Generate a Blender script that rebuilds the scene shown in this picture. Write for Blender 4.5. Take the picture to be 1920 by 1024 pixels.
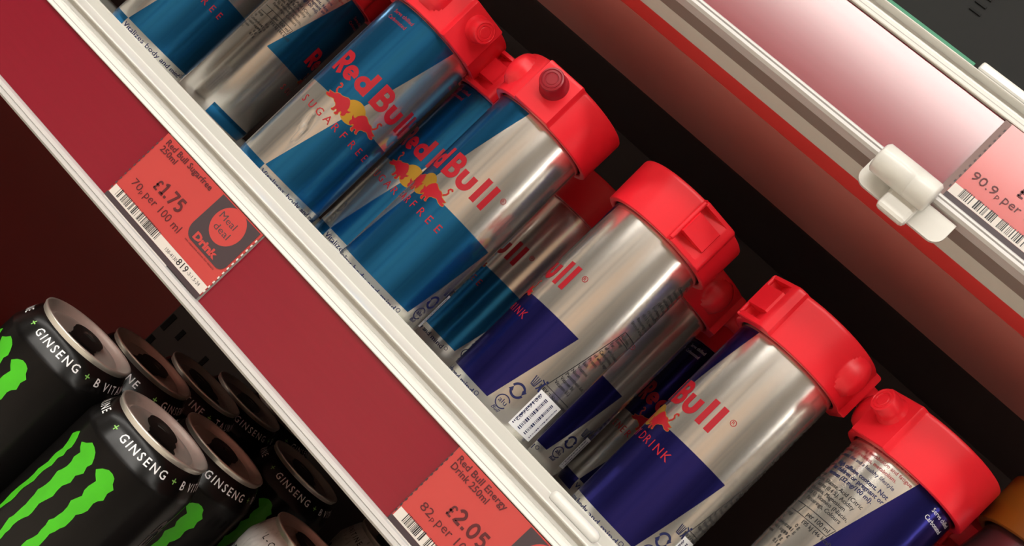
import bpy, bmesh, math, random
from mathutils import Matrix, Vector
random.seed(7)
for o in list(bpy.data.objects): bpy.data.objects.remove(o)
SC = bpy.context.scene
COL = SC.collection
EYE = 1.30                      # camera height above the shop floor; mm() values are relative to the eye

# ------------------------------------------------------------------ camera
camd = bpy.data.cameras.new('camera'); cam = bpy.data.objects.new('camera', camd); COL.objects.link(cam)
Rm = [[0.67605, 0.66652, -0.31418], [0.1812, 0.2629, 0.94765], [0.71423, -0.69759, 0.05696]]
cx = Vector([r[0] for r in Rm]); cz = -Vector([r[2] for r in Rm]); cx.normalize(); cz.normalize()
cy = cz.cross(cx); cy.normalize()
M4 = Matrix.Identity(4)
for i in range(3):
    M4[i][0] = cx[i]; M4[i][1] = cy[i]; M4[i][2] = cz[i]
M4[2][3] = EYE
cam.matrix_world = M4
camd.sensor_fit = 'HORIZONTAL'; camd.sensor_width = 36.0; camd.lens = 36.0 * 2126.75 / 1920.0
camd.clip_start = 0.02; camd.clip_end = 60
SC.camera = cam

# ------------------------------------------------------------------ world, exposure
w = bpy.data.worlds.new('world'); SC.world = w; w.use_nodes = True
w.node_tree.nodes['Background'].inputs[0].default_value = (0.9, 0.92, 1, 1)
w.node_tree.nodes['Background'].inputs[1].default_value = 0.05
SC.view_settings.view_transform = 'Standard'; SC.view_settings.look = 'None'
SC.view_settings.gamma = 1.0; SC.view_settings.use_curve_mapping = False
SC.view_settings.exposure = -0.64
LAMP = 30.0                     # radiance of the ceiling luminaires (built below)

# ------------------------------------------------------------------ materials
def mat(name, col, rough=0.5, metal=0.0, spec=0.5, emit=None, noise=None, bump=None, coat=0.0, trans=0.0, ior=1.45, sss=0.0, aniso=0.0, coat_r=.1):
    m = bpy.data.materials.new(name); m.use_nodes = True
    nt = m.node_tree; b = nt.nodes['Principled BSDF']
    b.inputs['Base Color'].default_value = (*col, 1)
    b.inputs['Roughness'].default_value = rough
    b.inputs['Metallic'].default_value = metal
    b.inputs['Specular IOR Level'].default_value = spec
    b.inputs['IOR'].default_value = ior
    b.inputs['Coat Weight'].default_value = coat
    b.inputs['Coat Roughness'].default_value = coat_r
    b.inputs['Transmission Weight'].default_value = trans
    b.inputs['Anisotropic'].default_value = aniso
    if emit:
        b.inputs['Emission Color'].default_value = (*emit[:3], 1); b.inputs['Emission Strength'].default_value = emit[3]
    if noise:                   # (scale vec, amount of colour variation, amount of roughness variation)
        tc = nt.nodes.new('ShaderNodeTexCoord'); mp = nt.nodes.new('ShaderNodeMapping'); nz = nt.nodes.new('ShaderNodeTexNoise')
        mp.inputs['Scale'].default_value = noise[0]; nz.inputs['Scale'].default_value = 1.0; nz.inputs['Detail'].default_value = 4
        nt.links.new(tc.outputs['Object'], mp.inputs[0]); nt.links.new(mp.outputs[0], nz.inputs['Vector'])
        if noise[1]:
            mx = nt.nodes.new('ShaderNodeMixRGB'); mx.blend_type = 'MIX'
            mx.inputs[1].default_value = (*[c * (1 - noise[1]) for c in col], 1); mx.inputs[2].default_value = (*[min(1, c * (1 + noise[1])) for c in col], 1)
            nt.links.new(nz.outputs['Fac'], mx.inputs[0]); nt.links.new(mx.outputs[0], b.inputs['Base Color'])
        if noise[2]:
            mr = nt.nodes.new('ShaderNodeMapRange'); mr.inputs['To Min'].default_value = max(0.02, rough - noise[2]); mr.inputs['To Max'].default_value = rough + noise[2]
            nt.links.new(nz.outputs['Fac'], mr.inputs[0]); nt.links.new(mr.outputs[0], b.inputs['Roughness'])
        if bump:
            bp = nt.nodes.new('ShaderNodeBump'); bp.inputs['Strength'].default_value = bump; bp.inputs['Distance'].default_value = 0.0004
            nt.links.new(nz.outputs['Fac'], bp.inputs['Height']); nt.links.new(bp.outputs[0], b.inputs['Normal'])
    return m
STREAK = (260, 260, 9)
M = dict(
    alu=mat('brushed aluminium', (.83, .80, .755), .19, .91, noise=(STREAK, .03, .05), bump=.05),
    blue=mat('dark blue metallic ink', (.032, .029, .215), .2, .9, noise=(STREAK, .06, .05)),
    lblue=mat('light blue metallic ink', (.026, .215, .50), .19, .9, noise=(STREAK, .08, .05), bump=.05),
    red_ink=mat('red print', (.35, .0055, .015), .35, 0),
    gold_ink=mat('gold print', (.46, .25, .025), .35, .6),
    navy_ink=mat('navy print', (.008, .012, .075), .4, 0),
    black_ink=mat('black print', (.012, .012, .016), .4),
    white_ink=mat('white print', (.82, .82, .84), .4),
    cap=mat('red moulded plastic', (.74, .014, .026), .34, 0, .45, noise=((900, 900, 900), .02, .03)),
    cap_y=mat('amber moulded plastic', (.20, .058, .005), .4, 0, .45, noise=((900, 900, 900), .02, .03)),
    cap_in=mat('dark inner plastic', (.10, .006, .01), .5),
    knob_dark=mat('dark red magnetic lock', (.26, .006, .015), .3),
    white_pl=mat('white rail plastic', (.69, .68, .645), .38, 0, .5, coat=.5, noise=((30, 900, 900), .02, .04)),
    upstand=mat('off white shelf upstand', (.55, .54, .50), .45, 0, .4),
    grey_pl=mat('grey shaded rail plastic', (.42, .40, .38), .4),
    clear_pl=mat('frosted clear plastic', (.56, .54, .53), .25, 0, .6, noise=((20, 1500, 1500), .10, .05)),
    steel=mat('cream painted steel', (.66, .68, .62), .35, 0, .5, noise=((300, 300, 300), .03, .04)),
    taupe=mat('taupe underside plastic', (.24, .20, .18), .5),
    redcard=mat('crimson shelf strip card', (.225, .007, .021), .15, 0, .5, coat=1.0, coat_r=.14, noise=((25, 500, 500), .05, .03)),
    ticket=mat('salmon red ticket paper', (.49, .050, .046), .4, 0, .4, coat=1.0, coat_r=.16, noise=((200, 200, 200), .02, .02)),
    ticket_dk=mat('maroon ticket ink', (.095, .014, .018), .45),
    badge_dk=mat('charcoal badge ink', (.055, .036, .042), .45),
    sideband=mat('taupe ticket border', (.20, .12, .11), .45),
    paper=mat('off white ticket paper', (.66, .60, .56), .5),
    under=mat('shelf pan tinted with red bounce', (.54, .20, .175), .33, 0, .5, noise=((3, 40, 3), .10, .04)),  # whitish pan coloured maroon to carry the red bounce light
    under_red=mat('pan return with painted cap reflection', (.72, .06, .055), .4),  # front strip of the pan, the caps' red reflection put into its colour
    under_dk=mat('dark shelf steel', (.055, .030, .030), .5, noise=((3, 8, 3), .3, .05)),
    back_dk=mat('dark cooler back panel', (.040, .024, .024), .55, noise=((2, 2, 6), .35, 0)),
    back_grey=mat('charcoal perforated panel', (.060, .045, .045), .55, noise=((20, 20, 20), .15, 0)),
    slot=mat('slot hole', (.003, .003, .003), .8),
    maroon=mat('maroon side panel', (.28, .010, .007), .45, noise=((2, 2, 3), .35, .05)),
    void=mat('charcoal fascia', (.009, .009, .0087), .8, noise=((200, 200, 200), .08, 0)),
    green=mat('green strip plastic', (.035, .23, .125), .4),
    mblack=mat('gloss black can lacquer', (.0045, .004, .004), .24, 0, .3, noise=(STREAK, .2, .04)),
    mgreen=mat('lime green print', (.055, .46, .010), .35, 0, .5, noise=((60, 60, 60), .25, 0)),
    mgreen2=mat('green plus print', (.25, .55, .12), .4),
    mwhite=mat('white can lacquer', (.62, .60, .58), .3, .3, noise=((500, 500, 120), .22, .08)),
    rim=mat('can end aluminium', (.76, .72, .66), .34, .75, noise=((700, 700, 700), .05, .06)),
    tab=mat('black pull tab', (.016, .013, .012), .3, .5),
    grape=mat('grape purple lacquer', (.20, .10, .12), .25, .8),
    floor=mat('shop floor vinyl', (.55, .49, .41), .35, noise=((4, 4, 4), .08, .05)),
    ceil=mat('ceiling tiles', (.62, .61, .58), .8),
    wall=mat('shop end wall', (.42, .40, .38), .7),
    lamp=mat('linear luminaire diffuser', (.8, .8, .8), .5, emit=(1, .965, .90, LAMP)),
    lamp_wide=mat('broad luminaire diffuser', (.8, .8, .8), .5, emit=(1, .965, .90, 32.0)),
    lamp_body=mat('luminaire housing', (.7, .7, .7), .5),
)
def bands_material():  # colour bands on the unseen opposite wall, added for reflections in the cans
    m = bpy.data.materials.new('opposite wall reflection bands'); m.use_nodes = True
    nt = m.node_tree; b = nt.nodes['Principled BSDF']; b.inputs['Roughness'].default_value = .7
    tc = nt.nodes.new('ShaderNodeTexCoord'); mp = nt.nodes.new('ShaderNodeMapping'); mp.inputs['Scale'].default_value = (1.15, 1, .22)
    nz = nt.nodes.new('ShaderNodeTexNoise'); nz.inputs['Scale'].default_value = 1; nz.inputs['Detail'].default_value = 2.5
    cr = nt.nodes.new('ShaderNodeValToRGB'); e = cr.color_ramp.elements
    e[0].position = .30; e[0].color = (.055, .055, .06, 1); e[1].position = .72; e[1].color = (.70, .43, .25, 1)
    for p, c in ((.42, (.24, .235, .225, 1)), (.50, (.60, .385, .235, 1)), (.58, (.36, .345, .32, 1))):
        n = e.new(p); n.color = c
    nt.links.new(tc.outputs['Object'], mp.inputs[0]); nt.links.new(mp.outputs[0], nz.inputs['Vector'])
    nt.links.new(nz.outputs['Fac'], cr.inputs[0]); nt.links.new(cr.outputs[0], b.inputs['Base Color'])
    return m
M['opposite'] = bands_material()

# ------------------------------------------------------------------ mesh helpers (all lengths in mm, converted to metres)
S = 0.001
def me_new(name, V, F, m=None, smooth=False):
    me = bpy.data.meshes.new(name)
    me.from_pydata([(v[0] * S, v[1] * S, v[2] * S) for v in V], [], F)
    if m: me.materials.append(m)
    if smooth:
        for p in me.polygons: p.use_smooth = True
    me.validate(); me.update()
    return me
def link(name, me, parent=None, loc=None, rotz=0.0):
    o = bpy.data.objects.new(name, me); COL.objects.link(o)
    if parent: o.parent = parent
    if loc: o.location = Vector(loc) * S
    o.rotation_euler = (0, 0, rotz)
    return o
def W(x, y, z): return (x, y, z + EYE * 1000)          # eye relative mm -> world mm
def empty(name, loc, rotz=0.0, parent=None):
    o = bpy.data.objects.new(name, None); COL.objects.link(o); o.location = Vector(loc) * S; o.rotation_euler = (0, 0, rotz)
    o.empty_display_size = .01
    if parent: o.parent = parent
    return o
def tag(o, label, cat, group=None, kind=None):
    o['label'] = label; o['category'] = cat
    if group: o['group'] = group
    if kind: o['kind'] = kind
    return o
def struct(name, me, loc=None, parent=None, label=None):
    o = link(name, me, parent, loc)
    if not parent: o['kind'] = 'structure'
    if label: o['label'] = label
    return o
def box(x0, x1, y0, y1, z0, z1, bev=0.0):
    bm = bmesh.new(); bmesh.ops.create_cube(bm, size=1.0)
    for v in bm.verts: v.co = Vector(((x0 + x1) / 2 + v.co.x * (x1 - x0), (y0 + y1) / 2 + v.co.y * (y1 - y0), (z0 + z1) / 2 + v.co.z * (z1 - z0)))
    if bev: bmesh.ops.bevel(bm, geom=bm.edges[:], offset=bev, segments=2, affect='EDGES', profile=.5)
    V = [tuple(v.co) for v in bm.verts]; bm.verts.index_update(); F = [[v.index for v in f.verts] for f in bm.faces]; bm.free()
    return V, F
def lathe(prof, seg=64, closed=False):
    V = []; F = []; n = len(prof)
    for k in range(seg):
        a = 2 * math.pi * k / seg
        for r, z in prof: V.append((r * math.sin(a), -r * math.cos(a), z))
    for k in range(seg):
        k2 = (k + 1) % seg
        for i in range(n - 1): F.append((k * n + i, k2 * n + i, k2 * n + i + 1, k * n + i + 1))
        if closed: F.append((k * n + n - 1, k2 * n + n - 1, k2 * n, k * n))
    return V, F
def extrude_x(prof, x0, x1):
    n = len(prof); V = [(x0, y, z) for y, z in prof] + [(x1, y, z) for y, z in prof]
    F = [(i, (i + 1) % n, n + (i + 1) % n, n + i) for i in range(n)] + [list(range(n))[::-1], list(range(n, 2 * n))]
    return V, F
def join(*parts):
    parts = [p for p in parts if p]
    V = []; F = []
    for v, f in parts:
        b = len(V); V += list(v); F += [[i + b for i in q] for q in f]
    return V, F
def xform(part, fn): return [fn(*v) for v in part[0]], part[1]
# ---- flat artwork in (s, t) millimetres -> lists of 2D verts and faces
def stroke(pts, wd, closed=False, step=1.2):
    P = []
    q = list(pts) + ([pts[0]] if closed else [])
    for a, b in zip(q[:-1], q[1:]):
        n = max(1, int(math.dist(a, b) / step + .5))
        for i in range(n): P.append((a[0] + (b[0] - a[0]) * i / n, a[1] + (b[1] - a[1]) * i / n))
    if not closed: P.append(q[-1])
    n = len(P); V = []; F = []
    for i in range(n):
        a = P[(i - 1) % n] if (closed or i > 0) else P[i]; b = P[(i + 1) % n] if (closed or i < n - 1) else P[i]
        dx, dy = b[0] - a[0], b[1] - a[1]; l = math.hypot(dx, dy) or 1; nx, ny = -dy / l * wd / 2, dx / l * wd / 2
        V += [(P[i][0] + nx, P[i][1] + ny), (P[i][0] - nx, P[i][1] - ny)]
    for i in range(n if closed else n - 1):
        j = (i + 1) % n; F.append((2 * i, 2 * i + 1, 2 * j + 1, 2 * j))
    return V, F
def arc(cx_, cy_, r, a0, a1, n=14, ry=None):
    return [(cx_ + r * math.cos(math.radians(a0 + (a1 - a0) * i / n)), cy_ + (ry or r) * math.sin(math.radians(a0 + (a1 - a0) * i / n))) for i in range(n + 1)]
def poly(pts, cut=1.5):
    """filled polygon, triangulated and sliced in s so that it can bend round a can"""
    bm = bmesh.new(); vs = [bm.verts.new((p[0], p[1], 0)) for p in pts]; bm.faces.new(vs)
    bmesh.ops.triangulate(bm, faces=bm.faces[:])
    xs = [p[0] for p in pts]; x = math.floor(min(xs)) + .37
    while cut and x < max(xs):
        bmesh.ops.bisect_plane(bm, geom=bm.verts[:] + bm.edges[:] + bm.faces[:], plane_co=(x, 0, 0), plane_no=(1, 0, 0)); x += cut
    bm.verts.index_update(); V = [(v.co.x, v.co.y) for v in bm.verts]; F = [[v.index for v in f.verts] for f in bm.faces]; bm.free()
    return V, F
def disc(cx_, cy_, r, n=40): return poly([(cx_ + r * math.cos(2 * math.pi * i / n), cy_ + r * math.sin(2 * math.pi * i / n)) for i in range(n)])
def rect(x0, x1, y0, y1): return poly([(x0, y0), (x1, y0), (x1, y1), (x0, y1)])
_tc = {}
def text(body, x, y, width=None, h=None, bold=0.0, align='L', shear=0.0):
    """filled lettering from the built in font: left end x, baseline y, in mm; h = cap height"""
    key = (body, bold, shear)
    if key not in _tc:
        cu = bpy.data.curves.new('t', 'FONT'); cu.body = body; cu.size = 1; cu.offset = bold; cu.shear = shear; cu.resolution_u = 2; cu.fill_mode = 'FRONT'
        ob = bpy.data.objects.new('t', cu); COL.objects.link(ob)
        me = bpy.data.meshes.new_from_object(ob)
        _tc[key] = ([(v.co.x, v.co.y) for v in me.vertices], [list(p.vertices) for p in me.polygons])
        bpy.data.meshes.remove(me); bpy.data.objects.remove(ob); bpy.data.curves.remove(cu)
    V, F = _tc[key]
    if not V: return [], []
    x0 = min(v[0] for v in V); x1 = max(v[0] for v in V)
    if h is None: sy = width / (x1 - x0)
    else: sy = h / .70
    sx = width / (x1 - x0) if width else sy
    off = {'L': 0, 'R': -(x1 - x0) * sx, 'C': -(x1 - x0) * sx / 2}[align]
    return [(x + off + (v[0] - x0) * sx, y + v[1] * sy) for v in V], F
def shift(p, dx, dy): return [(v[0] + dx, v[1] + dy) for v in p[0]], p[1]
def spin(p, deg, cx_=0, cy_=0):
    c, s = math.cos(math.radians(deg)), math.sin(math.radians(deg))
    return [(cx_ + (v[0] - cx_) * c - (v[1] - cy_) * s, cy_ + (v[0] - cx_) * s + (v[1] - cy_) * c) for v in p[0]], p[1]
def wrap(p, R, dr=.1):
    """artwork (s along the circumference, t = height) laid on a can of radius R (number or function of height)"""
    f = R if callable(R) else (lambda z: R)
    R0 = f(None) if callable(R) else R
    V = [((f(t) + dr) * math.sin(s / R0), -(f(t) + dr) * math.cos(s / R0), t) for s, t in p[0]]
    return V, p[1]
def flat(p, x0, ztop, y):
    """artwork (u right, t down from ztop) on a plane facing the camera side"""
    return [(x0 + s, y, ztop - t) for s, t in p[0]], [q for q in p[1]]
def up(p, x0, ztop, y): return [(x0 + s, y, ztop + t) for s, t in p[0]], p[1]

# ------------------------------------------------------------------ the shop: room shell and luminaires
def slab(name, b, m, label=None):
    return struct(name, me_new(name, *box(*b), M[m]), label=label)
FL = -EYE * 1000
def wbox(x0, x1, y0, y1, z0, z1, bev=0): return xform(box(x0, x1, y0, y1, z0, z1, bev), lambda x, y, z: W(x, y, z))
RX0, RX1, RY0, RY1, RZ1 = -9000, 13000, -5200, 1150, 1650
struct('floor', me_new('floor', *wbox(RX0, RX1, RY0, RY1, FL - 50, FL), M['floor']))
struct('ceiling', me_new('ceiling', *wbox(RX0, RX1, RY0, RY1, RZ1, RZ1 + 50), M['ceil']))
struct('wall_front', me_new('wall_front', *wbox(RX0, RX1, RY0 - 50, RY0, FL, RZ1), M['opposite']))
struct('wall_left', me_new('wall_left', *wbox(RX0 - 50, RX0, RY0, RY1, FL, RZ1), M['wall']))
struct('wall_right', me_new('wall_right', *wbox(RX1, RX1 + 50, RY0, RY1, FL, RZ1), M['wall']))
struct('wall_back', me_new('wall_back', *wbox(RX0, RX1, RY1, RY1 + 50, FL, RZ1), M['wall']))
def luminaire(x0, x1, y0, y1, label, m='lamp'):
    t = empty('ceiling_light', W((x0 + x1) / 2, (y0 + y1) / 2, RZ1)); tag(t, label, 'light', 'linear ceiling lights')
    cxm, cym = (x0 + x1) / 2, (y0 + y1) / 2
    link('housing', me_new('housing', *box(x0 - cxm - 20, x1 - cxm + 20, y0 - cym - 20, y1 - cym + 20, -30, 0), M['lamp_body']), t)
    link('diffuser', me_new('diffuser', *box(x0 - cxm, x1 - cxm, y0 - cym, y1 - cym, -36, -31), M[m]), t)
luminaire(-6000, 12000, -860, -700, 'long white ceiling light over the aisle in front of the cooler')
luminaire(-3400, 2000, -2790, -2250, 'broad white ceiling light over the far side of the aisle', 'lamp_wide')

# ------------------------------------------------------------------ cooler shell
BK = 900
struct('wall_cooler_back', me_new('wall_cooler_back', *wbox(-2200, 1500, BK, BK + 20, -900, 600), M['back_dk']))
def back_panels():
    x_b = -487
    t = struct('panel_maroon', me_new('panel_maroon', *wbox(-2200, x_b, BK - 8, BK - 1, -420, -95), M['maroon']))
    t.name = 'trim_1'
    g = struct('trim_2', me_new('trim_2', *wbox(x_b + 1, 900, BK - 10, BK - 1, -420, -95), M['back_grey']))
    k = me_new('slot', *box(-2.6, 2.6, -.6, .6, -8, 8), M['slot'])
    for i in range(9):
        link('slot', k, g, W(x_b + 5, BK - 10.4, -110 - 25.5 * i))
    k2 = me_new('slot_hole', *box(-2.2, 2.2, -.6, .6, -5, 5), M['slot'])
    for i in range(4):
        for j in range(5):
            link('slot_hole', k2, g, W(x_b + 22 + 33 * i, BK - 10.4, -130 - 28 * j))
back_panels()

# ------------------------------------------------------------------ shelves
# (y, z) profile of the plastic ticket rail, eye relative, for the middle shelf
YR = 445.0
def shelf(name, dz, label, x0, x1, ground):
    t = empty(name, W(0, 600, ground)); tag(t, label, 'shelf')
    z0 = ground
    L = lambda y, z: (y - 600, z + dz - z0)
    def ex(nm, prof, m, smooth=False): return link(nm, me_new(nm, *extrude_x([L(y, z) for y, z in prof][::-1], x0, x1), M[m]), t)
    # steel tray
    ex('tray', [(464.5, -32), (464.5, -21), (466, -20), (466, -30), (880, -30), (880, -33), (470, -33), (470, -80), (463.2, -80), (463.2, -83.2), (480, -83.4), (480, -33.2), (467, -33.2)], 'steel')
    up_ = ex('upstand', [(462, -58), (462, -20.6), (462.6, -20.1), (464.2, -20.1), (464.2, -58)], 'upstand')
    r = ex('ticket_rail', [(461.8, -24.5), (461.2, -25.0), (449.4, -26.9), (447.2, -27.3), (446.8, -27.9), (447.2, -28.3), (451.2, -28.9), (451.2, -31.9), (448.3, -32.1), (448.3, -32.7), (446.6, -33.1), (446.2, -33.6), (445, -37.0), (445.2, -37.4), (447.6, -37.4), (447.6, -78.2), (449, -78.2), (449, -83.0), (457, -83.0), (457, -56), (461.8, -56)], 'white_pl')
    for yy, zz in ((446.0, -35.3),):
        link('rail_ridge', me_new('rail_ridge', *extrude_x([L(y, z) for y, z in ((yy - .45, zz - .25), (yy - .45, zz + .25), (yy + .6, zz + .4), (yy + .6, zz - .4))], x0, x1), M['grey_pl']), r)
    ex('rail_base', [(449.2, -83.05), (463, -83.05), (463, -83.35), (449.2, -83.75)], 'taupe')
    lip = ex('rail_lip', [(449, -78.1), (446.4, -78.1), (442.6, -78.6), (441.4, -79.4), (441.2, -80.2), (441.9, -80.6), (440.9, -81.1), (440.8, -82.4), (442.0, -83.5), (449, -83.8)], 'clear_pl')
    # underside pan
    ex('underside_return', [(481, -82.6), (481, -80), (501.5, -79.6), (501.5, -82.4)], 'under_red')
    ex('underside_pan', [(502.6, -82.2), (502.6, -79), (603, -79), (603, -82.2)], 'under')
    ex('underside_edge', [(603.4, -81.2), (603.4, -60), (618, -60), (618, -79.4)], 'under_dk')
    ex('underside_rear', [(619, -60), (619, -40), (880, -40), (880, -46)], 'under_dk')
    return t
shelf('shelf', 0, 'white middle shelf with grey plastic ticket rail holding the capped slim cans', -1500, 900, -33)
shelf('shelf', 245.5, 'upper shelf with brightly lit ticket rail and red-bounce tinted underside above the capped cans', -1500, 900, 212.5)
low = empty('shelf', W(0, 600, -312)); tag(low, 'dark lower shelf carrying the tall black cans', 'shelf')
link('tray', me_new('tray', *box(-1500, 900, -150, 290, 0, 3), M['under_dk']), low)
link('front_edge', me_new('front_edge', *box(-1500, 900, -156, -150.5, -55, 8), M['steel']), low)

# red card strips in the rails (behind the tickets)
def card(x0, x1, dz, label):
    o = link('ticket_strip', me_new('ticket_strip', *box(0, x1 - x0, -.35, .35, 0, 40.4), M['redcard']), None, W(x0, 447.0, -78.0 + dz))
    tag(o, label, 'card strip')
card(-1490, -311.6, 0, 'plain crimson card strip in the rail left of the sugarfree ticket')
card(-239.6, -111.1, 0, 'plain crimson card strip between the two tickets on the lower rail')
card(-38.5, 890, 0, 'plain crimson card strip in the rail right of the energy drink ticket')
card(-1490, -47.2, 245.5, 'crimson card strip glaring white at its top in the upper rail')
card(26, 890, 245.5, 'crimson card strip right of the partly seen ticket in the upper rail')

# ------------------------------------------------------------------ price tickets
TW, TH = 71.0, 41.2
def bars(x0, x1, t0, t1, seed, dens=.42, n=62):
    rnd = random.Random(seed); P = []; x = x0
    while x < x1:
        wd = rnd.choice((.3, .3, .55, .55, .85)) * (x1 - x0) / 42
        if rnd.random() < .75: P.append(([(x, t0), (min(x + wd, x1), t0), (min(x + wd, x1), t1), (x, t1)], [(0, 1, 2, 3)]))
        x += wd + rnd.choice((.3, .3, .55)) * (x1 - x0) / 42
    return join(*P)
def digits(txt, x, y0, h, wd):
    """heavy price numerals built from strokes"""
    P = []; k = h / 10.0
    G = {'1': (4.6, [[(.8, 7.6), (3.1, 9.2), (3.1, .7)], [(.7, .7), (4.6, .7)]]), '7': (6.4, [[(.4, 9.3), (5.7, 9.3), (2.2, 0)]]),
         '5': (6.4, [[(5.6, 9.3), (1.4, 9.3), (1.1, 5.4), (3.0, 5.9)] + arc(3.1, 3.3, 2.6, 80, -130, 12)]),
         '2': (6.4, [arc(3.1, 6.7, 2.5, 165, -35, 12) + [(1.0, .75), (6.0, .75)]]), '0': (7.0, [arc(3.5, 5, 2.7, 0, 360, 24, 4.3)]),
         '3': (6.4, [[(.6, 9.3), (5.4, 9.3), (3.0, 5.8)] + arc(2.8, 3.2, 2.6, 75, -150, 12)]), '.': (2.4, [[(1.0, 0), (1.0, 1.9)]]),
         'L': (5.6, [arc(3.4, 7.4, 1.9, 10, 180, 10) + [(1.6, 5), (1.7, 2.2), (.5, .7)], [(.4, .7), (5.2, .7)], [(.1, 4.9), (4.2, 4.9)]])}
    for ch in txt:
        w_, L = G[ch]
        for q in L: P.append(stroke([(x + a * k, y0 + b * k) for a, b in q], wd * (1.15 if ch == '.' else 1), False, .6))
        x += (w_ + 1.25) * k
    return join(*P)
def U(p): return [(v[0], -v[1]) for v in p[0]], [list(q)[::-1] for q in p[1]]
def ticket(x, dz, label, lines, price, unit, badge, code, seed, dark_left=False):
    zt = -37.2 + dz
    t = empty('price_ticket', W(x, YR, zt - TH)); tag(t, label, 'price ticket', 'shelf price tickets')
    def add(nm, p, m, d):
        V = [(s, -d, TH + tt) for s, tt in p[0]]
        return link(nm, me_new(nm, V, p[1], M[m]), t)
    link('paper', me_new('paper', *box(0, TW, .15, .55, TH * .06, TH * .985), M['ticket']), t)
    y = lambda v: -v * TH
    add('white_band', rect(.6, TW - .3, y(.925), y(.812)), 'paper', .05)
    add('black_band', rect(0, TW, y(.985), y(.927)), 'badge_dk', .05)
    add('under_ticket', rect(.3, TW - 22, y(1.0), y(.988)), 'paper', .02)
    ln = []
    if lines: ln.append(text(lines[0], 3.1, y(.118), lines[2], 2.9, .018)); ln.append(text(lines[1], 3.1, y(.208), lines[3], 2.9, .018))
    if lines: add('product_name', join(*ln), 'ticket_dk', .08)
    else: add('side_band', rect(-2.6, .4, y(.985), y(.02)), 'sideband', .06)
    if price: add('price', join(digits('L', 15.0 if lines else 20.5, y(.54), 5.0, .85), digits(price[1], 18.6, y(.535), 6.4, 1.25)), 'ticket_dk', .08)
    add('unit_price', join(*[text(b, *a) for b, a in unit]), 'ticket_dk', .08)
    add('barcode', bars(4.2, 35.5, y(.905), y(.80), seed), 'black_ink', .10)
    if code: add('number_code', join(text(code[0], 42.5, y(.895), 8.2, 1.6), text(code[1], 51.0, y(.90), 7.0, 3.1, .01), text(code[2], 58.6, y(.885), 8.6, 1.6)), 'black_ink', .10)
    if badge:
        bx0, bx1, b0, b1 = .597 * TW, .985 * TW, y(.615), y(.028)
        pts = [(bx1, b1), (bx0 + .5, b1)] + arc(bx0 + 5.5, b0 + 6.2, 5.5, 180, 270, 8, 6.2) + [(bx1 - 4, b0)] + arc(bx1 - 4, b0 + 4, 4, 270, 360, 6)
        add('badge', poly(pts, 0), 'badge_dk', .07)
        add('badge_circle', disc(.792 * TW, y(.232), 8.9), 'ticket', .10)
        add('badge_lettering', join(text('Meal', .693 * TW, y(.222), 10.2, 3.3), text('deal', .715 * TW, y(.345), 9.6, 3.3)), 'badge_dk', .13)
        add('badge_caption', text('Drink', .668 * TW, y(.578), 15.5, 3.4, .05), 'ticket', .11)
        add('badge_small_print', text('see separate ticket for details', .64 * TW, y(.655), 21, 1.0), 'ticket_dk', .09)
    # serrated side edges of the tear-off paper
    for sx in (0.0, TW):
        n = 12; add('torn_edge', join(*[rect(sx - .35, sx + .35, y(.1 + .82 * i / n), y(.1 + .82 * (i + .45) / n)) for i in range(n)]), 'badge_dk' if sx == 0 else 'paper', .12)
    return t
ticket(-311.0, 0, 'red price ticket for the sugarfree drink reading 1.75 pounds with meal deal badge', ('Red Bull Sugarfree', '250ml', 33.6, 11.2), ('£', '1.75'),
       [('70', (5.6, -28.4, 6.2, 3.6)), ('p', (12.2, -28.6, 1.6, 2.2)), ('per 100 ml', (15.2, -28.2, 25.6, 3.9))], True, ('158-4130', '819', '-3-1.5-24'), 3)
ticket(-110.5, 0, 'red price ticket for the energy drink reading 2.05 pounds on the lower rail', ('Red Bull Energy', 'Drink 250ml', 28, 20.8), ('£', '2.05'),
       [('82', (5.9, -28.4, 6.2, 3.6)), ('p', (12.6, -28.6, 1.6, 2.2)), ('per 100 ml', (15.4, -28.2, 25.6, 3.9))], True, ('158-4130', '827', '-3-1.5-24'), 11)
ticket(-46.6, 245.5, 'pale glaring price ticket reading 90.9p beside the white rail clip on the upper rail', None, ('£', ''),
       [('90.9', (3.2, -28.2, 11.4, 3.9)), ('p', (15.2, -28.4, 1.6, 2.2)), ('per 100 ml', (18.2, -28.2, 25.6, 3.9))], True, ('158-4130', '902', '-3-1.5-24'), 23)

# ------------------------------------------------------------------ slim energy cans
CR = 26.5; BASE = -30.0                     # can radius, height of the shelf below the eye
Z = lambda z: z - BASE                      # eye relative height -> height above the can base
DEG = math.radians(1) * CR
body_prof = [(0, 6), (18, 5.2), (20.5, 1.2), (22, 0), (23.4, .5), (25.2, 4.0), (26.2, 7.2), (CR, 9.5), (CR, 60), (CR, 118), (26.3, 120), (25.4, 123.5), (24.6, 126.5), (24.3, 129)]
def body_r(z):
    for (r0, z0), (r1, z1) in zip(body_prof[3:-1], body_prof[4:]):
        if z0 <= z <= z1: return r0 + (r1 - r0) * (z - z0) / (z1 - z0)
    return CR
def patch(left, right, z0, z1, dr, n=48, nz=30):
    V = []; F = []
    for j in range(nz + 1):
        z = z0 + (z1 - z0) * j / nz; a0 = left(z); a1 = right(z)
        for i in range(n + 1):
            a = math.radians(a0 + (a1 - a0) * i / n); R_ = body_r(Z(z)) + dr; V.append((R_ * math.sin(a), -R_ * math.cos(a), Z(z)))
    for j in range(nz):
        for i in range(n): F.append((j * (n + 1) + i, j * (n + 1) + i + 1, (j + 1) * (n + 1) + i + 1, (j + 1) * (n + 1) + i))
    return V, F
lin = lambda za, a, zb, b: (lambda z: a + (b - a) * (z - za) / (zb - za))
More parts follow.
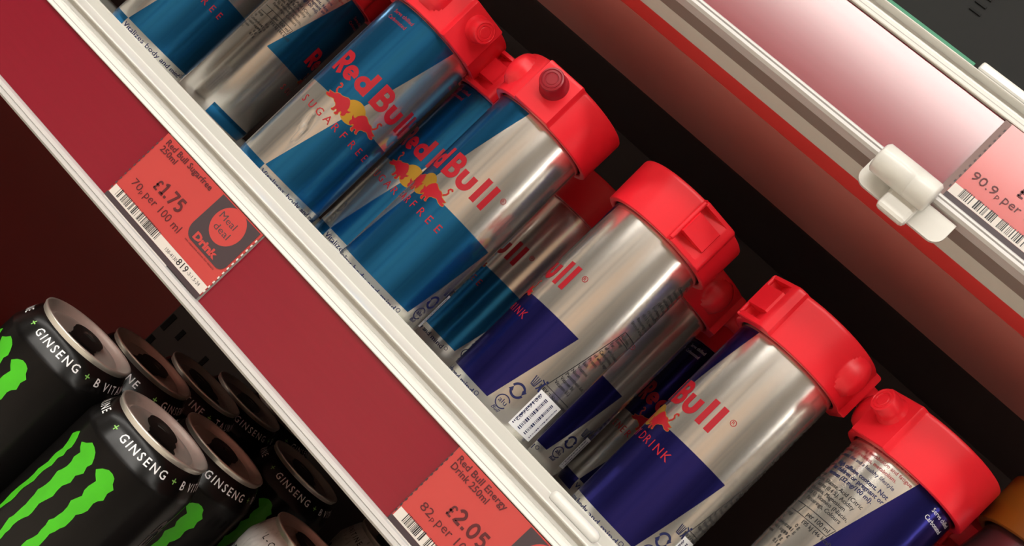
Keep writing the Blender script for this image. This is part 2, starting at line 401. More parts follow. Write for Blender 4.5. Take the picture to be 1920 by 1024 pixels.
lid_prof = [(24.3, 129), (25.6, 130.4), (26.0, 131.6), (25.6, 132.8), (24.6, 133), (23.7, 132), (23.3, 128), (22.6, 127), (21.8, 128.2), (0.01, 128.6)]
def letters_big():
    wd = 3.0; P = []
    def R_(x): return [stroke([(x + 1.5, 0), (x + 1.5, 13)], wd), stroke([(x + 1.5, 11.5), (x + 4.6, 11.5)] + arc(x + 4.6, 8.75, 2.75, 90, -90, 12)[1:] + [(x + 1.5, 6.0)], wd), stroke([(x + 3.9, 6.0), (x + 7.2, 0)], wd)]
    def e_(x): return [stroke(arc(x + 4.3, 4.3, 2.9, 0, 318, 26), 2.7), stroke([(x + 1.4, 4.2), (x + 8.3, 4.2)], 1.8)]
    def d_(x): return [stroke(arc(x + 4.2, 4.3, 2.9, 0, 360, 28)[:-1], 2.8, True), stroke([(x + 7.2, 0), (x + 7.2, 13.3)], wd)]
    def B_(x): return [stroke([(x + 1.5, 0), (x + 1.5, 13.2)], wd), stroke([(x + 1.5, 11.8), (x + 4.6, 11.8)] + arc(x + 4.6, 9.3, 2.5, 90, -90, 12)[1:] + [(x + 1.5, 6.8)], 2.7), stroke([(x + 1.5, 6.8), (x + 5.0, 6.8)] + arc(x + 5.0, 4.1, 2.75, 90, -90, 12)[1:] + [(x + 1.5, 1.35)], 2.7)]
    def u_(x): return [stroke([(x + 1.5, 9.0), (x + 1.5, 4.2)] + arc(x + 4.4, 4.2, 2.9, 180, 360, 14)[1:] + [(x + 7.3, 9.0)], wd)]
    def l_(x): return [stroke([(x + 1.5, 0), (x + 1.5, 13.5)], wd)]
    for f, x in ((R_, -28.6), (e_, -19.9), (d_, -10.7), (B_, 1.4), (u_, 11.3), (l_, 22.6), (l_, 27.9)): P += f(x)
    P.append(stroke(arc(35.6, 10.8, 1.35, 0, 360, 18)[:-1], .28, True, 9)); P.append(text('R', 34.95, 10.1, 1.3, 1.5))
    return shift(join(*P), 0, Z(40))
BULL = [(0, 5.2), (1.8, 5.7), (2.6, 6.7), (3.6, 7.2), (5.0, 7.3), (6.4, 8.0), (7.6, 8.7), (8.8, 8.7), (9.9, 7.8), (10.7, 6.6), (10.9, 5.3), (11.7, 5.5), (12.5, 6.1), (12.2, 5.0), (11.5, 4.3), (11.7, 3.2), (11.2, 2.3), (10.3, 2.0), (9.9, 2.9), (9.3, 3.1), (9.0, 2.2), (9.3, 1.3), (8.7, .6), (7.8, .5), (7.9, 1.2), (8.2, 1.6), (7.6, 2.3), (7.0, 2.0), (6.9, 1.0), (6.1, .6), (5.5, .8), (6.0, 1.5), (6.1, 2.8), (5.3, 3.5), (4.2, 3.7), (3.3, 4.1), (2.4, 3.9), (1.0, 3.2), (-.6, 2.9), (-1.4, 3.2), (-1.2, 3.9), (0, 4.1), (-.6, 4.5), (-1.1, 5.0)]
TAIL = [(2.2, 6.5), (1.2, 7.5), (1.0, 8.5), (1.9, 9.4), (1.6, 10.2), (.7, 10.4), (.2, 9.8)]
def bull(side):
    k = 1.18
    f = lambda p: ((-17.2 + (p[0] + 1.4) * k) * side, Z(24.6) + p[1] * k * 1.05 - p[0] * .12)
    pts = [f(p) for p in BULL]; tl = [f(p) for p in TAIL]
    if side < 0: pts = pts[::-1]
    body = join(poly(pts), stroke(tl, .8))
    line = join(stroke(pts, .5, True), stroke(tl, 1.0))
    return body, line
def small_text(z, items, align='L'):
    return join(*[text(b, x * DEG, Z(zz), wd, h, bold, align) for b, x, zz, wd, h, bold in items])
def recycle_icons():
    P = []
    x, z = 109 * DEG, Z(-6)
    P.append(stroke(arc(x, z, 3.2, 20, 170, 10), 1.1)); P.append(stroke(arc(x, z, 3.2, 200, 350, 10), 1.1))
    P.append(poly([(x + 1.6, z + 1.6), (x + 3.9, z + 1.9), (x + 2.7, z - .4)], 0)); P.append(poly([(x - 1.6, z - 1.6), (x - 3.9, z - 1.9), (x - 2.7, z + .4)], 0))
    x2, z2 = 118 * DEG, Z(3)
    P.append(stroke([(x2 - 3, z2 + 2), (x2 - 2.4, z2 - 2.5), (x2 - .4, z2 - 2.5), (x2 + .2, z2 + 2)], .4)); P.append(stroke([(x2 - 2, z2 + 2), (x2 - 1.7, z2 - 2.4)], .3)); P.append(stroke([(x2 - .9, z2 + 2), (x2 - 1, z2 - 2.4)], .3))
    P.append(disc(x2 + 2.9, z2 + 3.0, .6, 10)); P.append(stroke([(x2 + 2.7, z2 + 2.2), (x2 + 2.0, z2 - .4), (x2 + 2.9, z2 - 3)], .9)); P.append(stroke([(x2 + 2.5, z2 + 1.7), (x2 + .6, z2 + 2.6)], .5)); P.append(stroke([(x2 + 2.0, z2 - .4), (x2 + .9, z2 - 2.8)], .6))
    x3, z3 = 106 * DEG, Z(-14.2)
    P.append(stroke(arc(x3, z3, 3.2, 30, 330, 18), .5)); P.append(text('alu', x3 - 2.1, z3 - .9, 4.3, 2.4))
    P.append(text('Bull', x3 - 2.2, z3 - 5.2, 4.4, 1.8, 0, 'L', .3))
    return join(*P)
def nutrition():
    P = []
    ed = lin(6.7, 126, 47.5, 147)
    # slanted frame of the table
    P.append(stroke([(ed(5) * DEG, Z(5)), (ed(47.5) * DEG, Z(47.5)), ((ed(47.5) + 38) * DEG, Z(47.5))], .28, False, 2)); P.append(stroke([(ed(5) * DEG, Z(5)), ((ed(5) + 50) * DEG, Z(5))], .28, False, 2))
    P.append(stroke([(ed(43.5) * DEG, Z(43.5)), ((ed(43.5) + 38) * DEG, Z(43.5))], .28, False, 2))
    rows = ['Nutrition', 'Energy', 'Fat', 'of which saturates', 'Carbohydrate', 'of which sugars', 'Protein', 'Salt', 'Vitamins', 'Niacin', 'Pantothenic Acid', 'Vitamin B6', 'Vitamin B12']
    for i, r in enumerate(rows):
        z = 44.3 - i * 3.0; P.append(text(r, (ed(z) + 2) * DEG, Z(z), None, 1.75))
    P.append(text('NRV = Nutrient reference', (ed(2) - 3) * DEG, Z(2), None, 1.9))
    for i, r in enumerate(['Carbonated drink with', 'taurine. Water, sucrose,', 'glucose, citric acid,', 'carbon dioxide, taurine', '(0.4 %), sodium', 'bicarbonate, magnesium', 'carbonate, caffeine', '(0.03 %), vitamins,', 'flavourings, colours', 'Store in a cool place']):
        z = 79 - i * 3.0; P.append(text(r, (ed(z) - 6) * DEG, Z(z), None, 1.75))
    return join(*P)
def ingredients():
    """text block in front of the upper blue panel; returns red, navy and black runs"""
    red = []; navy = []; blk = []
    ed = lin(29.7, -112, 90, -78)
    def L(lst, b, z, h, dx=-3.5, bold=0): lst.append(text(b, (ed(z) + dx) * DEG, Z(z), None, h, bold, 'R'))
    L(red, 'contribute to the reduction of tiredness and vitamin', 85.6, 1.75, -2); L(red, 'to normal energy-yielding metabolism and fatigue', 82.2, 1.75, -1.5); L(red, 'reduction of tiredness, metabolism.', 79.3, 1.75, -12)
    L(navy, 'varied diet and a healthy lifestyle', 76.2, 1.75, -7)
    L(navy, 'High caffeine content. Not', 71.6, 2.0, -3, .02); L(navy, 'for children or pregnant or', 68.9, 2.0, -1.5, .02); L(navy, 'women (32 mg/100 ml).', 66.0, 2.0, -7, .02)
    for i, (b, dx) in enumerate([('Water, Sucrose, Glucose, Acid (Citric', -7), ('Taurine (0.4 %), Acidity', -10), ('Carbonates, Magnesium', -14), ('(0.03 %), Vitamins (Niacin,', -4), ('Flavourings, Colours', -6)]):
        L(blk, b, 61.5 - i * 2.65, 1.9, dx)
    a1 = ed(45)
    blk.append(stroke([((a1 - 60) * DEG, Z(48.0)), ((a1 - .5) * DEG, Z(48.0)), ((a1 - 3) * DEG, Z(43.6)), ((a1 - 60) * DEG, Z(43.6))], .3, False, 2))
    blk.append(stroke([((a1 - 42) * DEG, Z(48)), ((a1 - 44) * DEG, Z(43.6))], .3)); blk.append(text('per 100 ml', (a1 - 32) * DEG, Z(44.8), None, 2.1)); blk.append(text('195 kJ (46 kcal)', (a1 - 30) * DEG, Z(41.0), None, 1.9))
    for i, b in enumerate(['0 g', '11 g', '11 g', '0 g', '0.1 g']): blk.append(text(b, (a1 - 33 - 2 * i) * DEG, Z(38.0 - 2.7 * i), None, 1.8))
    for i, b in enumerate(['Energy', 'Fat', 'Carbohydrate', 'of which sugars', 'Protein', 'Salt']): blk.append(text(b, (a1 - 62 - 1.5 * i) * DEG, Z(41.0 - 2.7 * i), None, 1.8))
    return join(*red), join(*navy), join(*blk)
def barcode_ring():
    """bar code on the can: bars run round the can, stacked up the axis"""
    a0, a1 = 127, 168; rnd = random.Random(5); P = []; z = -17.5
    while z < 0.2:
        h = rnd.choice((.28, .28, .5, .75)); P.append(([(a0 * DEG, Z(z)), (a0 * DEG + 5, Z(z)), (a0 * DEG + 5, Z(z + h)), (a0 * DEG, Z(z + h))], [(0, 1, 2, 3)]))
        for k in range(1, 3): P.append(([(a0 * DEG + 5 * k, Z(z)), (a0 * DEG + 5 * (k + 1), Z(z)), (a0 * DEG + 5 * (k + 1), Z(z + h)), (a0 * DEG + 5 * k, Z(z + h))], [(0, 1, 2, 3)]))
        z += h + rnd.choice((.3, .3, .5))
    P.append(spin(text('90162602', a0 * DEG, Z(0), 15.5, 1.9), -90, a0 * DEG, Z(0)))
    return join(*P)
def can_parts(kind):
    """[(name, mesh, parent index or None)] shared by all cans of the kind"""
    ink = 'blue' if kind == 'energy' else 'lblue'
    diag = lin(-17.5, -25, 90, 31); L = []
    def add(nm, p, m, sm=False): L.append((nm, me_new(nm, p[0], p[1], M[m], sm)))
    add('body', lathe(body_prof, 96), 'alu', True)
    add('lid', lathe(lid_prof, 64), 'rim', True)
    add('blue_panel', patch(lin(29.7, -113, 90, -79), diag, 29.7, 88.5, .05), ink, True)
    add('blue_panel', patch(diag, lin(-17.5, 92, 29.7, 115), -17.5, 29.7, .05), ink, True)
    add('blue_foot_band', patch(lambda z: -107, lambda z: -26, -25.6, -17.5, .06, 24, 10), ink, True)
    add('brand_lettering', wrap(letters_big(), CR, .13), 'red_ink')
    add('sun_emblem', wrap(disc(0, Z(31.0), 6.4), CR, .09), 'gold_ink')
    for s in (1, -1):
        b, ol = bull(s); add('bull_outline', wrap(ol, CR, .12), 'gold_ink'); add('bull_emblem', wrap(b, CR, .16), 'red_ink')
    if kind == 'energy':
        tl = []
        for ch, x in zip('ENERGY', (-26.3, -21.3, -15.9, -11.4, -6.9, -1.9)): tl.append(text(ch, x, Z(18), None, 4.3))
        for ch, x in zip('DRINK', (5.2, 10.3, 15.2, 18.2, 23.6)): tl.append(text(ch, x, Z(18), None, 4.3))
    else:
        tl = [text(ch, -26 + 6.0 * i, Z(17.8), None, 4.2) for i, ch in enumerate('SUGARFREE')]
    add('tagline_lettering', wrap(join(*tl), CR, .13), 'red_ink')
    add('slogan_lettering', wrap(join(text('Vitalizes body and mind', -11, Z(-22.3), 47, 2.9), stroke(arc(38, Z(-20.0), 1.0, 0, 360, 12)[:-1], .25, True, 9)), CR, .13), 'navy_ink')
    add('recycling_marks', wrap(recycle_icons(), CR, .13), 'navy_ink')
    add('nutrition_print', wrap(nutrition(), CR, .13), 'black_ink')
    r, nv, bk = ingredients()
    add('health_print', wrap(r, CR, .13), 'red_ink'); add('warning_print', wrap(nv, CR, .13), 'navy_ink'); add('ingredients_print', wrap(bk, CR, .13), 'black_ink')
    add('chilled_print', wrap(join(text('Serve chilled', -56 * DEG, Z(82), None, 2.1), text('Carbonated', -57 * DEG, Z(78), None, 2.1)), CR, .13), 'white_ink' if kind == 'energy' else 'red_ink')
    add('barcode_label', patch(lambda z: 125, lambda z: 164, -19, 2.0, .06, 12, 1), 'white_ink')
    add('barcode', wrap(barcode_ring(), CR, .13), 'navy_ink')
    return L
PARTS = {k: can_parts(k) for k in ('energy', 'sugarfree')}
def dented_body():
    prof = []
    for (r0, z0), (r1, z1) in zip(body_prof[:-1], body_prof[1:]):
        n = max(1, int((z1 - z0) / 1.3)) if z1 > z0 + 5 else 1
        prof += [(r0 + (r1 - r0) * i / n, z0 + (z1 - z0) * i / n) for i in range(n)]
    prof.append(body_prof[-1]); V, F = lathe(prof, 256); out = []
    for x, y, z in V:
        a = math.degrees(math.atan2(x, -y)); r = math.hypot(x, y); zz = z + BASE
        if r > 26:
            for da, dz, wa, wz, dp in ((-27, 12, 3.2, 3.4, .75), (-23, 8, 2.6, 2.6, .7), (-30, 15.5, 2.6, 2.4, .5), (-22, 3, 2.4, 3, .4), (-31, 9, 1.6, 2.2, -.25), (-25, 15, 1.6, 2, -.2)):
                r -= dp * math.exp(-((a - da) / wa) ** 2 - ((zz - dz) / wz) ** 2)
        out.append((r * math.sin(math.radians(a)), -r * math.cos(math.radians(a)), z))
    return me_new('body', out, F, M['alu'], True)
DENT = dented_body()
def can(kind, x, y, rot, label, group):
    t = empty('drink_can', W(x, y, BASE), math.radians(rot)); tag(t, label, 'drink can', group)
    for nm, me in PARTS[kind]: link(nm, DENT if nm == 'body' and label.startswith('dented') else me, t)
    return t

# ------------------------------------------------------------------ security caps
def cap_radius(phi, z):
    """outer radius of the moulded cap; phi degrees from the lock knob, z mm above the cap's lower edge (height 25)"""
    r = 30.9 + .012 * z
    d = (phi + 180) % 360 - 180
    if abs(d) < 19.5: r = max(r, 32.4 / math.cos(math.radians(d)))
    elif abs(d) < 21.5: r = r + (21.5 - abs(d)) / 2 * 2.2
    h = (phi + 152 + 180) % 360 - 180                       # hinge block
    if -16 < h < 26:
        r = max(r, min(33.4 / math.cos(math.radians(h - 2)), 34.6) * (1 if h < 20 else 1 - (h - 20) / 6 * .06))
        if abs(h) < 12.5:
            if 7.0 < z < 18.5: r += 1.0
            elif (2.6 < z < 7.0) or (18.5 < z < 22.6): r -= 4.6 * max(0, min(1, (12.5 - h) / 18))
        elif -14.5 < h < -12.5: r -= .9
    b = (phi + 50 + 180) % 360 - 180                        # thumb dome
    q = (b / 15.0) ** 2 + ((z - 13.5) / 9.5) ** 2
    if q < 1: r += 5.2 * math.sqrt(1 - q) * (1 if b > -2 else max(.0, 1 + (b + 2) / 26))
    return r
def cap_shell():
    H = 25.0; zs = [0, .4, 1.2, 2.5, 2.7, 4, 5.5, 6.9, 7.1, 9, 11, 13, 15, 17, 18.4, 18.6, 20, 21.5, 22.5, 22.7, 23.6]
    nphi = 240; V = []; F = []
    rows = [(-1, 27.4, 6.0), (-1, 27.4, .3), (-1, 27.9, 0)]
    def ring(fn, z):
        for k in range(nphi):
            a = math.radians(360 * k / nphi); r = fn(360 * k / nphi); V.append((r * math.sin(a), -r * math.cos(a), z))
    ring(lambda p: 27.6, 10); ring(lambda p: 27.6, .4); ring(lambda p: 28.2, 0)
    ring(lambda p: cap_radius(p, 0) - .5, 0)
    for z in zs[1:]: ring(lambda p: cap_radius(p, z), z)
    ring(lambda p: cap_radius(p, 23.6) - .25, 24.4); ring(lambda p: cap_radius(p, 23.6) - .9, 24.9); ring(lambda p: cap_radius(p, 23.6) - 1.8, H)
    ring(lambda p: 6.0, H)
    n = len(V) // nphi
    for i in range(n - 1):
        for k in range(nphi):
            k2 = (k + 1) % nphi; F.append((i * nphi + k, i * nphi + k2, (i + 1) * nphi + k2, (i + 1) * nphi + k))
    F.append([(n - 1) * nphi + k for k in range(nphi)])
    return V, F
def radial(prof, seg=40):
    """lathe about a radial axis at phi = 0: profile (radius about the axis, distance from the can axis)"""
    V, F = lathe(prof, seg); return [(v[0], -v[2], 15.8 + v[1]) for v in V], [list(f)[::-1] for f in F]
knob_prof = [(7.6, 30.5), (7.2, 32.6), (6.5, 33.6), (6.2, 35), (6.05, 40.2), (5.7, 40.9), (5.0, 41.1), (4.7, 40.7), (4.5, 40.7), (4.3, 41.0), (3.4, 41.05), (3.2, 40.7), (2.9, 40.7), (2.6, 40.95), (0.01, 40.95)]
CAP_ME = dict(shell=me_new('shell', *cap_shell(), M['cap'], True), knob=me_new('lock_knob', *radial(knob_prof), M['cap'], True),
              knob_d=me_new('lock_knob', *radial(knob_prof), M['knob_dark'], True),
              liner=me_new('liner', *lathe([(27.5, 1.5), (27.5, 22.5), (0.01, 22.5)], 64), M['cap_in'], True),
              pin=me_new('hinge_pin', *lathe([(0.01, 1.6), (1.15, 1.6), (1.15, 23.4), (0.01, 23.4)], 14), M['cap'], True))
ME_Y = dict(shell=CAP_ME['shell'].copy(), knob=CAP_ME['knob'].copy())
for k in ME_Y: ME_Y[k].materials.clear(); ME_Y[k].materials.append(M['cap_y'])
for me in list(CAP_ME.values()) + list(ME_Y.values()):
    try: me.set_sharp_from_angle(angle=math.radians(32))
    except Exception: pass
def cap(x, y, zbot, rot, label, group, dark_knob=False, amber=False, sc=1.0):
    t = empty('security_cap', W(x, y, zbot), math.radians(rot)); tag(t, label, 'security cap', group)
    link('shell', ME_Y['shell'] if amber else CAP_ME['shell'], t)
    link('lock_knob', ME_Y['knob'] if amber else (CAP_ME['knob_d'] if dark_knob else CAP_ME['knob']), t)
    link('liner', CAP_ME['liner'], t)
    a = math.radians(-152 - 14); p = link('hinge_pin', CAP_ME['pin'], t); p.location = Vector((33.6 * math.sin(a), -33.6 * math.cos(a), 0)) * S
    return t
CZ = 89.0
FR, SR = 'capped slim cans in the front row', 'capped slim cans standing behind the front row'
FC, SCp = 'red security caps on the front cans', 'red security caps on the cans behind'
rows = [
 # kind, x, y, label rotation, cap rotation, cap z, front?, dark knob, can label, cap label
 ('sugarfree', -295.5, 519.7, 29.5, 53, CZ, 1, 0, 'dented light blue sugarfree slim can with the whole red name facing out', 'red security cap cut by the top edge, bright knob facing front'),
 ('sugarfree', -211.6, 514.0, -31, 1.5, CZ, 1, 1, 'light blue and silver sugarfree slim can under the cap with the dark knob', 'red security cap with the dark red lock knob and thumb dome'),
 ('energy', -132.3, 518.9, -87, 185, CZ, 1, 0, 'silver slim can with barcode at its foot and dark blue panel on its left', 'red security cap with square hinge block facing front'),
 ('energy', -49.8, 523.9, -68.5, 105, CZ, 1, 0, 'silver and dark blue slim can showing the word DRINK above the big blue panel', 'wide red security cap with crescent thumb dome beside the last can'),
 ('energy', 20.6, 523.9, 90, -46.5, CZ - 3, 1, 0, 'slim can covered in ingredient text at the right end of the row', 'red security cap at lower right, round knob pointing to the neighbouring cap'),
 ('sugarfree', -437.0, 551.0, 20, 60, CZ, 1, 0, 'dark blue shaded sugarfree slim can cut by the top left edge', None),
 ('sugarfree', -429.0, 627.0, 137, 200, CZ, 0, 0, 'shaded slim can with nutrition print beside the leftmost can', 'shaded red security cap peeking in at the top edge over the nutrition print can'),
 ('sugarfree', -255.0, 560.0, 4, 140, CZ - 2, 0, 0, 'sugarfree slim can squeezed in shade between the two light blue front cans', 'shaded red security cap between the two light blue front cans'),
 ('sugarfree', -205.0, 640.0, -69, -120, CZ - 2, 0, 0, 'shaded sugarfree slim can behind, showing the letters ull and a registered mark', 'shaded red security cap behind the hinge block cap'),
 ('energy', -127.5, 597.0, -51, 100, CZ - 2, 0, 0, 'shaded slim can with blue panel and recycling marks behind the barcode can', 'shaded red security cap just left of the wide red cap'),
 ('energy', -86.0, 668.0, -2, 190, CZ - 2, 0, 0, 'dark slim can deep in shade with the letters Re between two front cans', 'dark red security cap deep in shade behind the wide red cap'),
 ('energy', 62.0, 606.0, 40, 150, CZ - 6, 0, 0, 'dark slim can half hidden behind the ingredient text can and the amber capped can', 'dark red security cap tucked between the lower right red cap and the amber cap'),
]
for kind, x, y, rot, crot, cz_, fr, dk, lab, clab in rows:
    can(kind, x, y, rot, lab, FR if fr else SR)
    if clab: cap(x, y, cz_, crot, clab, FC if fr else SCp, bool(dk))
# taller can with an amber cap at the lower right corner
t = empty('drink_can', W(84, 534, BASE)); tag(t, 'purple tinted can under the amber security cap at the lower right corner', 'drink can')
link('body', me_new('body', *lathe([(0, 5), (20, 4), (23, 0), (26, 5), (28.5, 10), (28.5, 112), (28, 117), (26.9, 124), (26.4, 128), (25.4, 144)], 64), M['grape'], True), t)
link('lid', me_new('lid', *lathe([(25.4, 144), (26.4, 146), (25.6, 147.6), (24.6, 147), (23.6, 143), (0.01, 143.4)], 64), M['rim'], True), t)
cap(84, 534, 100, 150, 'amber security cap at the lower right corner', 'amber security caps', amber=True)

# ------------------------------------------------------------------ tall black cans on the lower shelf
MR = 33.0; MB = -309.0; MT = -141.0; HM = MT - MB
m_body = [(0, 6), (22, 5), (25, 0), (28, 3), (31.5, 9), (MR, 15), (MR, HM - 17.5), (32.7, HM - 15.8), (32.0, HM - 14.2), (29.8, HM - 8.5), (27.8, HM - 4.4), (26.6, HM - 3.2)]
m_rim = [(26.6, HM - 3.4), (26.9, HM - 2.2), (27.4, HM - 1.0), (27.3, HM - .2), (26.6, HM + .1), (25.9, HM - .5), (25.2, HM - 1.9), (22.6, HM - 4.6), (21.8, HM - 5.0), (21.2, HM - 4.6), (20.6, HM - 3.6), (20.0, HM - 3.3)]
m_panel = [(20.0, HM - 3.3), (17.5, HM - 3.4), (17.0, HM - 3.8), (.01, HM - 3.8)]
def shoulder_r(z):
    if z is None: return 31.0
    prof = m_body[6:]
    for (r0, z0), (r1, z1) in zip(prof[:-1], prof[1:]):
        if z0 <= z <= z1: return r0 + (r1 - r0) * (z - z0) / (z1 - z0)
    return MR if z < HM - 17.5 else 26.6
def tab_mesh():
    ring = stroke(arc(0, 5.0, 6.4, 0, 360, 28, 8.6)[:-1], 5.2, True)
    web = poly(arc(0, -5.0, 8.0, 0, 360, 24, 8.5)[:-1], 0)
    top = join(ring, web); n = len(top[0])
    V = [(v[0], v[1], HM - 1.9) for v in top[0]] + [(v[0], v[1], HM - 3.2) for v in top[0]]
    return V, [list(f) for f in top[1]] + [[i + n for i in f][::-1] for f in top[1]]
def mouth_mesh():
    p = poly(arc(0, -10.0, 8.6, 0, 360, 28, 6.4)[:-1], 0); return [(v[0], v[1], HM - 3.5) for v in p[0]], p[1]
CL = [  # three ragged claw strokes (s, z below the can top), centre 0
 [(-19, -38), (-15.5, -34), (-13, -36.5), (-11.0, -41), (-11.8, -43.5), (-10.8, -46), (-12.3, -49), (-11.5, -53), (-13, -58), (-12.4, -64), (-14.2, -70), (-13.6, -78), (-15.6, -86), (-15.2, -96), (-17.4, -104), (-18.6, -90), (-17.4, -82), (-18, -74), (-16.6, -66), (-17.2, -60), (-15.6, -54), (-16.4, -49), (-15.2, -45), (-16.4, -41.5)],
 [(-9.0, -35.5), (-4, -31.5), (1, -33), (4.0, -37.5), (3.2, -40), (4.4, -43), (2.4, -46.5), (3.2, -50), (1.4, -54), (2.0, -60), (-.2, -67), (.6, -74), (-1.6, -82), (-1.0, -92), (-3.2, -102), (-3.0, -110), (-5.0, -100), (-4.2, -90), (-6.0, -82), (-5.0, -72), (-6.4, -64), (-5.0, -57), (-6.2, -52), (-4.4, -47), (-5.6, -42), (-4.8, -38.5)],
 [(7.0, -37.5), (11.5, -33.5), (16, -34.5), (19.4, -38.5), (18.6, -41.5), (19.6, -45), (17.4, -49), (18.0, -53), (15.6, -58), (16.0, -65), (13.6, -72), (14.2, -80), (11.8, -88), (12.2, -98), (9.4, -106), (9.8, -94), (8.4, -84), (10.0, -76), (8.8, -68), (10.6, -61), (9.4, -55), (11.4, -50), (10.2, -45), (11.0, -41)]]
def ragged(pts, seed):
    rnd = random.Random(seed); P = []
    for a, b in zip(pts, pts[1:] + pts[:1]):
        n = max(1, int(math.dist(a, b) / 2.2))
        for i in range(n):
            t_ = i / n; dx, dy = b[0] - a[0], b[1] - a[1]; l = math.hypot(dx, dy); k = rnd.uniform(-.55, .55) if i else 0
            P.append((a[0] + dx * t_ - dy / l * k, a[1] + dy * t_ + dx / l * k))
    return P
def claw_mesh():
    return join(*[poly([(p[0], HM + 11 + p[1]) for p in ragged(c, i)], 2.0) for i, c in enumerate(CL)])
def shoulder_text(items, gap=2.6, h=4.0, start=-4.5, limit=186):
    """letters set upright round the sloping shoulder; returns white and green runs"""
    wh = []; gr = []; s = start
    for word in items:
        if s - start > limit: break
        for ch in word:
            if ch == ' ': s += 1.6; continue
            p = text(ch, s, HM - 10.8, None, h, .010)
            (gr if ch == '+' else wh).append(p)
            s = max(v[0] for v in p[0]) + 1.55
        s += gap
    return join(*wh), gr
wh, gr = shoulder_text(['+', 'GINSENG', '+', 'B VITAMINS', '+', 'L-CARNITINE', '+', 'TAURINE'])
wh2, gr2 = shoulder_text(['L-CARNITINE', 'ZERO SUGAR', 'L-CARNITINE', 'ZERO SUGAR'], 5.0, 3.4)
vlet = spin(text('MONSTER', 0, 0, 92, 8.0, .03), 90); vlet = shift(vlet, 62, HM - 116)
def doodles():
    rnd = random.Random(4); P = []
    for k in range(95):
        s = rnd.uniform(-100, 100); z = rnd.uniform(20, HM - 22); r = rnd.uniform(1.2, 4.2); a = rnd.uniform(0, 360)
        P.append(stroke(arc(s, z, r, a, a + rnd.uniform(120, 330), 9), rnd.uniform(.35, .9)))
    for k in range(26):
        s = -100 + 7.7 * k; P.append(rect(s, s + 3.4, HM - 30 - (k % 3) * 1.5, HM - 24.5))
    return join(*P)
MON = [('body', me_new('body', *lathe(m_body, 72), M['mblack'], True)), ('rim', me_new('rim', *lathe(m_rim, 72), M['rim'], True)), ('end_panel', me_new('end_panel', *lathe(m_panel, 56), M['rim'], True)),
       ('mouth', me_new('mouth', *mouth_mesh(), M['tab'])), ('pull_tab', me_new('pull_tab', *tab_mesh(), M['tab'])),
       ('claw_emblem', me_new('claw_emblem', *wrap(claw_mesh(), MR, .12), M['mgreen'])),
       ('shoulder_lettering', me_new('shoulder_lettering', *wrap(wh, shoulder_r, .14), M['white_ink'])), *[('plus_sign', me_new('plus_sign', *wrap(g_, shoulder_r, .14), M['mgreen2'])) for g_ in gr],
       ('side_lettering', me_new('side_lettering', *wrap(vlet, MR, .12), M['back_grey']))]
WHT = [('body', me_new('body', *lathe(m_body, 72), M['mwhite'], True)), MON[1], MON[2], MON[3], MON[4],
       ('pattern_print', me_new('pattern_print', *wrap(doodles(), MR, .12), M['black_ink'])), ('shoulder_lettering', me_new('shoulder_lettering', *wrap(wh2, shoulder_r, .14), M['black_ink']))]
def tall(parts, x, y, rot, trot, label, group):
    t = empty('tall_can', W(x, y, MB), math.radians(rot)); tag(t, label, 'drink can', group)
    for nm, me in parts:
        o = link(nm, me, t)
        if nm in ('pull_tab', 'mouth'): o.rotation_euler = (0, 0, math.radians(trot - rot))
BG = 'tall black cans on the lower shelf'
tall(MON, -301.5, 510.3, -13, 30, 'tall black can nearest the left edge, silver rim fully seen, lettered shoulder', BG)
tall(MON, -234.5, 509.3, -4, 40, 'tall black can showing most of the lime green claw mark', BG)
tall(MON, -300.5, 577.0, 62, 10, 'tall black can directly behind the one nearest the left edge', BG)
tall(MON, -300.0, 643.6, 151, 70, 'shaded tall black can third back in the left column', BG)
tall(MON, -300.0, 710.2, 20, 15, 'dark tall black can fourth back in the left column', BG)
tall(MON, -299.0, 777.0, 50, 25, 'dark tall black can fifth back in the left column', BG)
tall(MON, -233.0, 576.2, 20, 20, 'tall black can directly behind the green claw can, green claw at the frame bottom', BG)
tall(MON, -233.0, 700.0, -9, 45, 'very dark tall black can close under the red rail', BG)
tall(WHT, -160.0, 585.0, -27, 60, 'silver white patterned tall can at the bottom edge with black lettering', 'silver white tall cans on the lower shelf')
tall(WHT, -168.0, 748.0, -87, 60, 'shaded silver white tall can lettered ZERO under the red rail', 'silver white tall cans on the lower shelf')

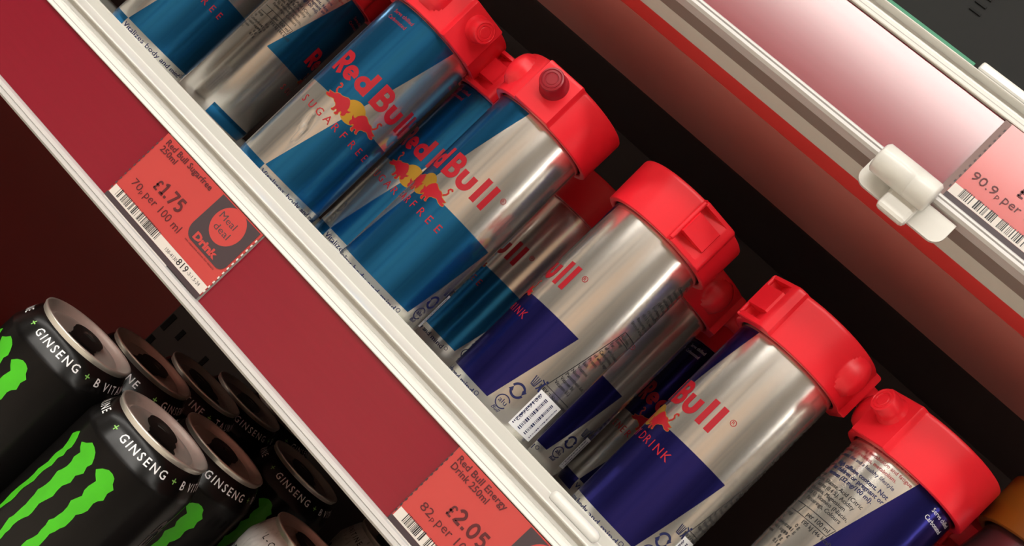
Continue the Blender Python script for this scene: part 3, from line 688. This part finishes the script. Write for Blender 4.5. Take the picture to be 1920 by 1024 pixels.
# ------------------------------------------------------------------ fittings on the rails
def clip():
    t = empty('rail_clip', W(-60, 440, 150)); tag(t, 'white plastic barrel clip gripping the upper rail beside the pale ticket', 'rail clip')
    V, F = lathe([(0.01, -13.2), (5.6, -13.2), (6.6, -12.2), (6.75, 3.4), (6.6, 3.5), (6.75, 3.6), (6.7, 12.4), (5.8, 13.4), (0.01, 13.4)], 36)
    b = link('barrel', me_new('barrel', [(v[2], v[1], v[0]) for v in V], [f[::-1] for f in F], M['white_pl'], True), t); b.location = Vector((0, -4.0, 10.5)) * S
    pts = arc(-10.5, 4.2, 4.8, 180, 270, 6) + arc(21.5, 4.2, 4.8, 270, 360, 6) + [(26.3, 10.8), (-15.3, 10.8)]
    n = len(pts); V = [(a, 3.2, b) for a, b in pts] + [(a, 5.2, b) for a, b in pts]
    link('back_plate', me_new('back_plate', V, [list(range(n)), list(range(2 * n - 1, n - 1, -1))] + [[i, n + i, n + (i + 1) % n, (i + 1) % n] for i in range(n)], M['white_pl']), t)
    link('tongue', me_new('tongue', *box(-1.5, 12, -2.5, 2.8, -4.5, 9.0, 1.8), M['white_pl']), t)
clip()
g = link('edge_strip', me_new('edge_strip', *box(-900, 0, -.6, .6, 0, 1.9, .3), M['green']), None, W(-76.5, 463.2, 225.4)); tag(g, 'thin green plastic strip along the top of the upper shelf edge', 'strip')
f_ = link('edge_clip', me_new('edge_clip', *xform(box(0, 130, -1.2, 1.2, 0, 4.6, 1.1), lambda x, y, z: (x, y, z)), M['white_pl']), None, W(-74.5, 462.6, 225.4)); tag(f_, 'white rounded plastic end clip on the upper shelf edge by the green strip', 'clip')
e_ = link('edge_clip', me_new('edge_clip', *box(-13, 13, -3.4, 3.4, 0, 5.2, 2.2), M['white_pl'], True), None, W(-60, 455.6, -26.6)); tag(e_, 'glossy white rounded plastic clip lying on the middle shelf ledge', 'clip')
# charcoal fascia behind the upper shelf edge with vent slots
fa = empty('stock_tray', W(-120, 600, 215.8)); tag(fa, 'charcoal plastic tray with vent slots standing on the upper shelf', 'tray')
link('front_panel', me_new('front_panel', *box(-900, 700, -3, 3, 0, 330), M['void']), fa)
sl = me_new('vent_slot', *box(-3.6, 3.6, -.5, .5, -.65, .65), M['slot'])
for i in range(5): link('vent_slot', sl, fa, (1 - .6 * i, -3.3, 100.5 + 5.2 * i))
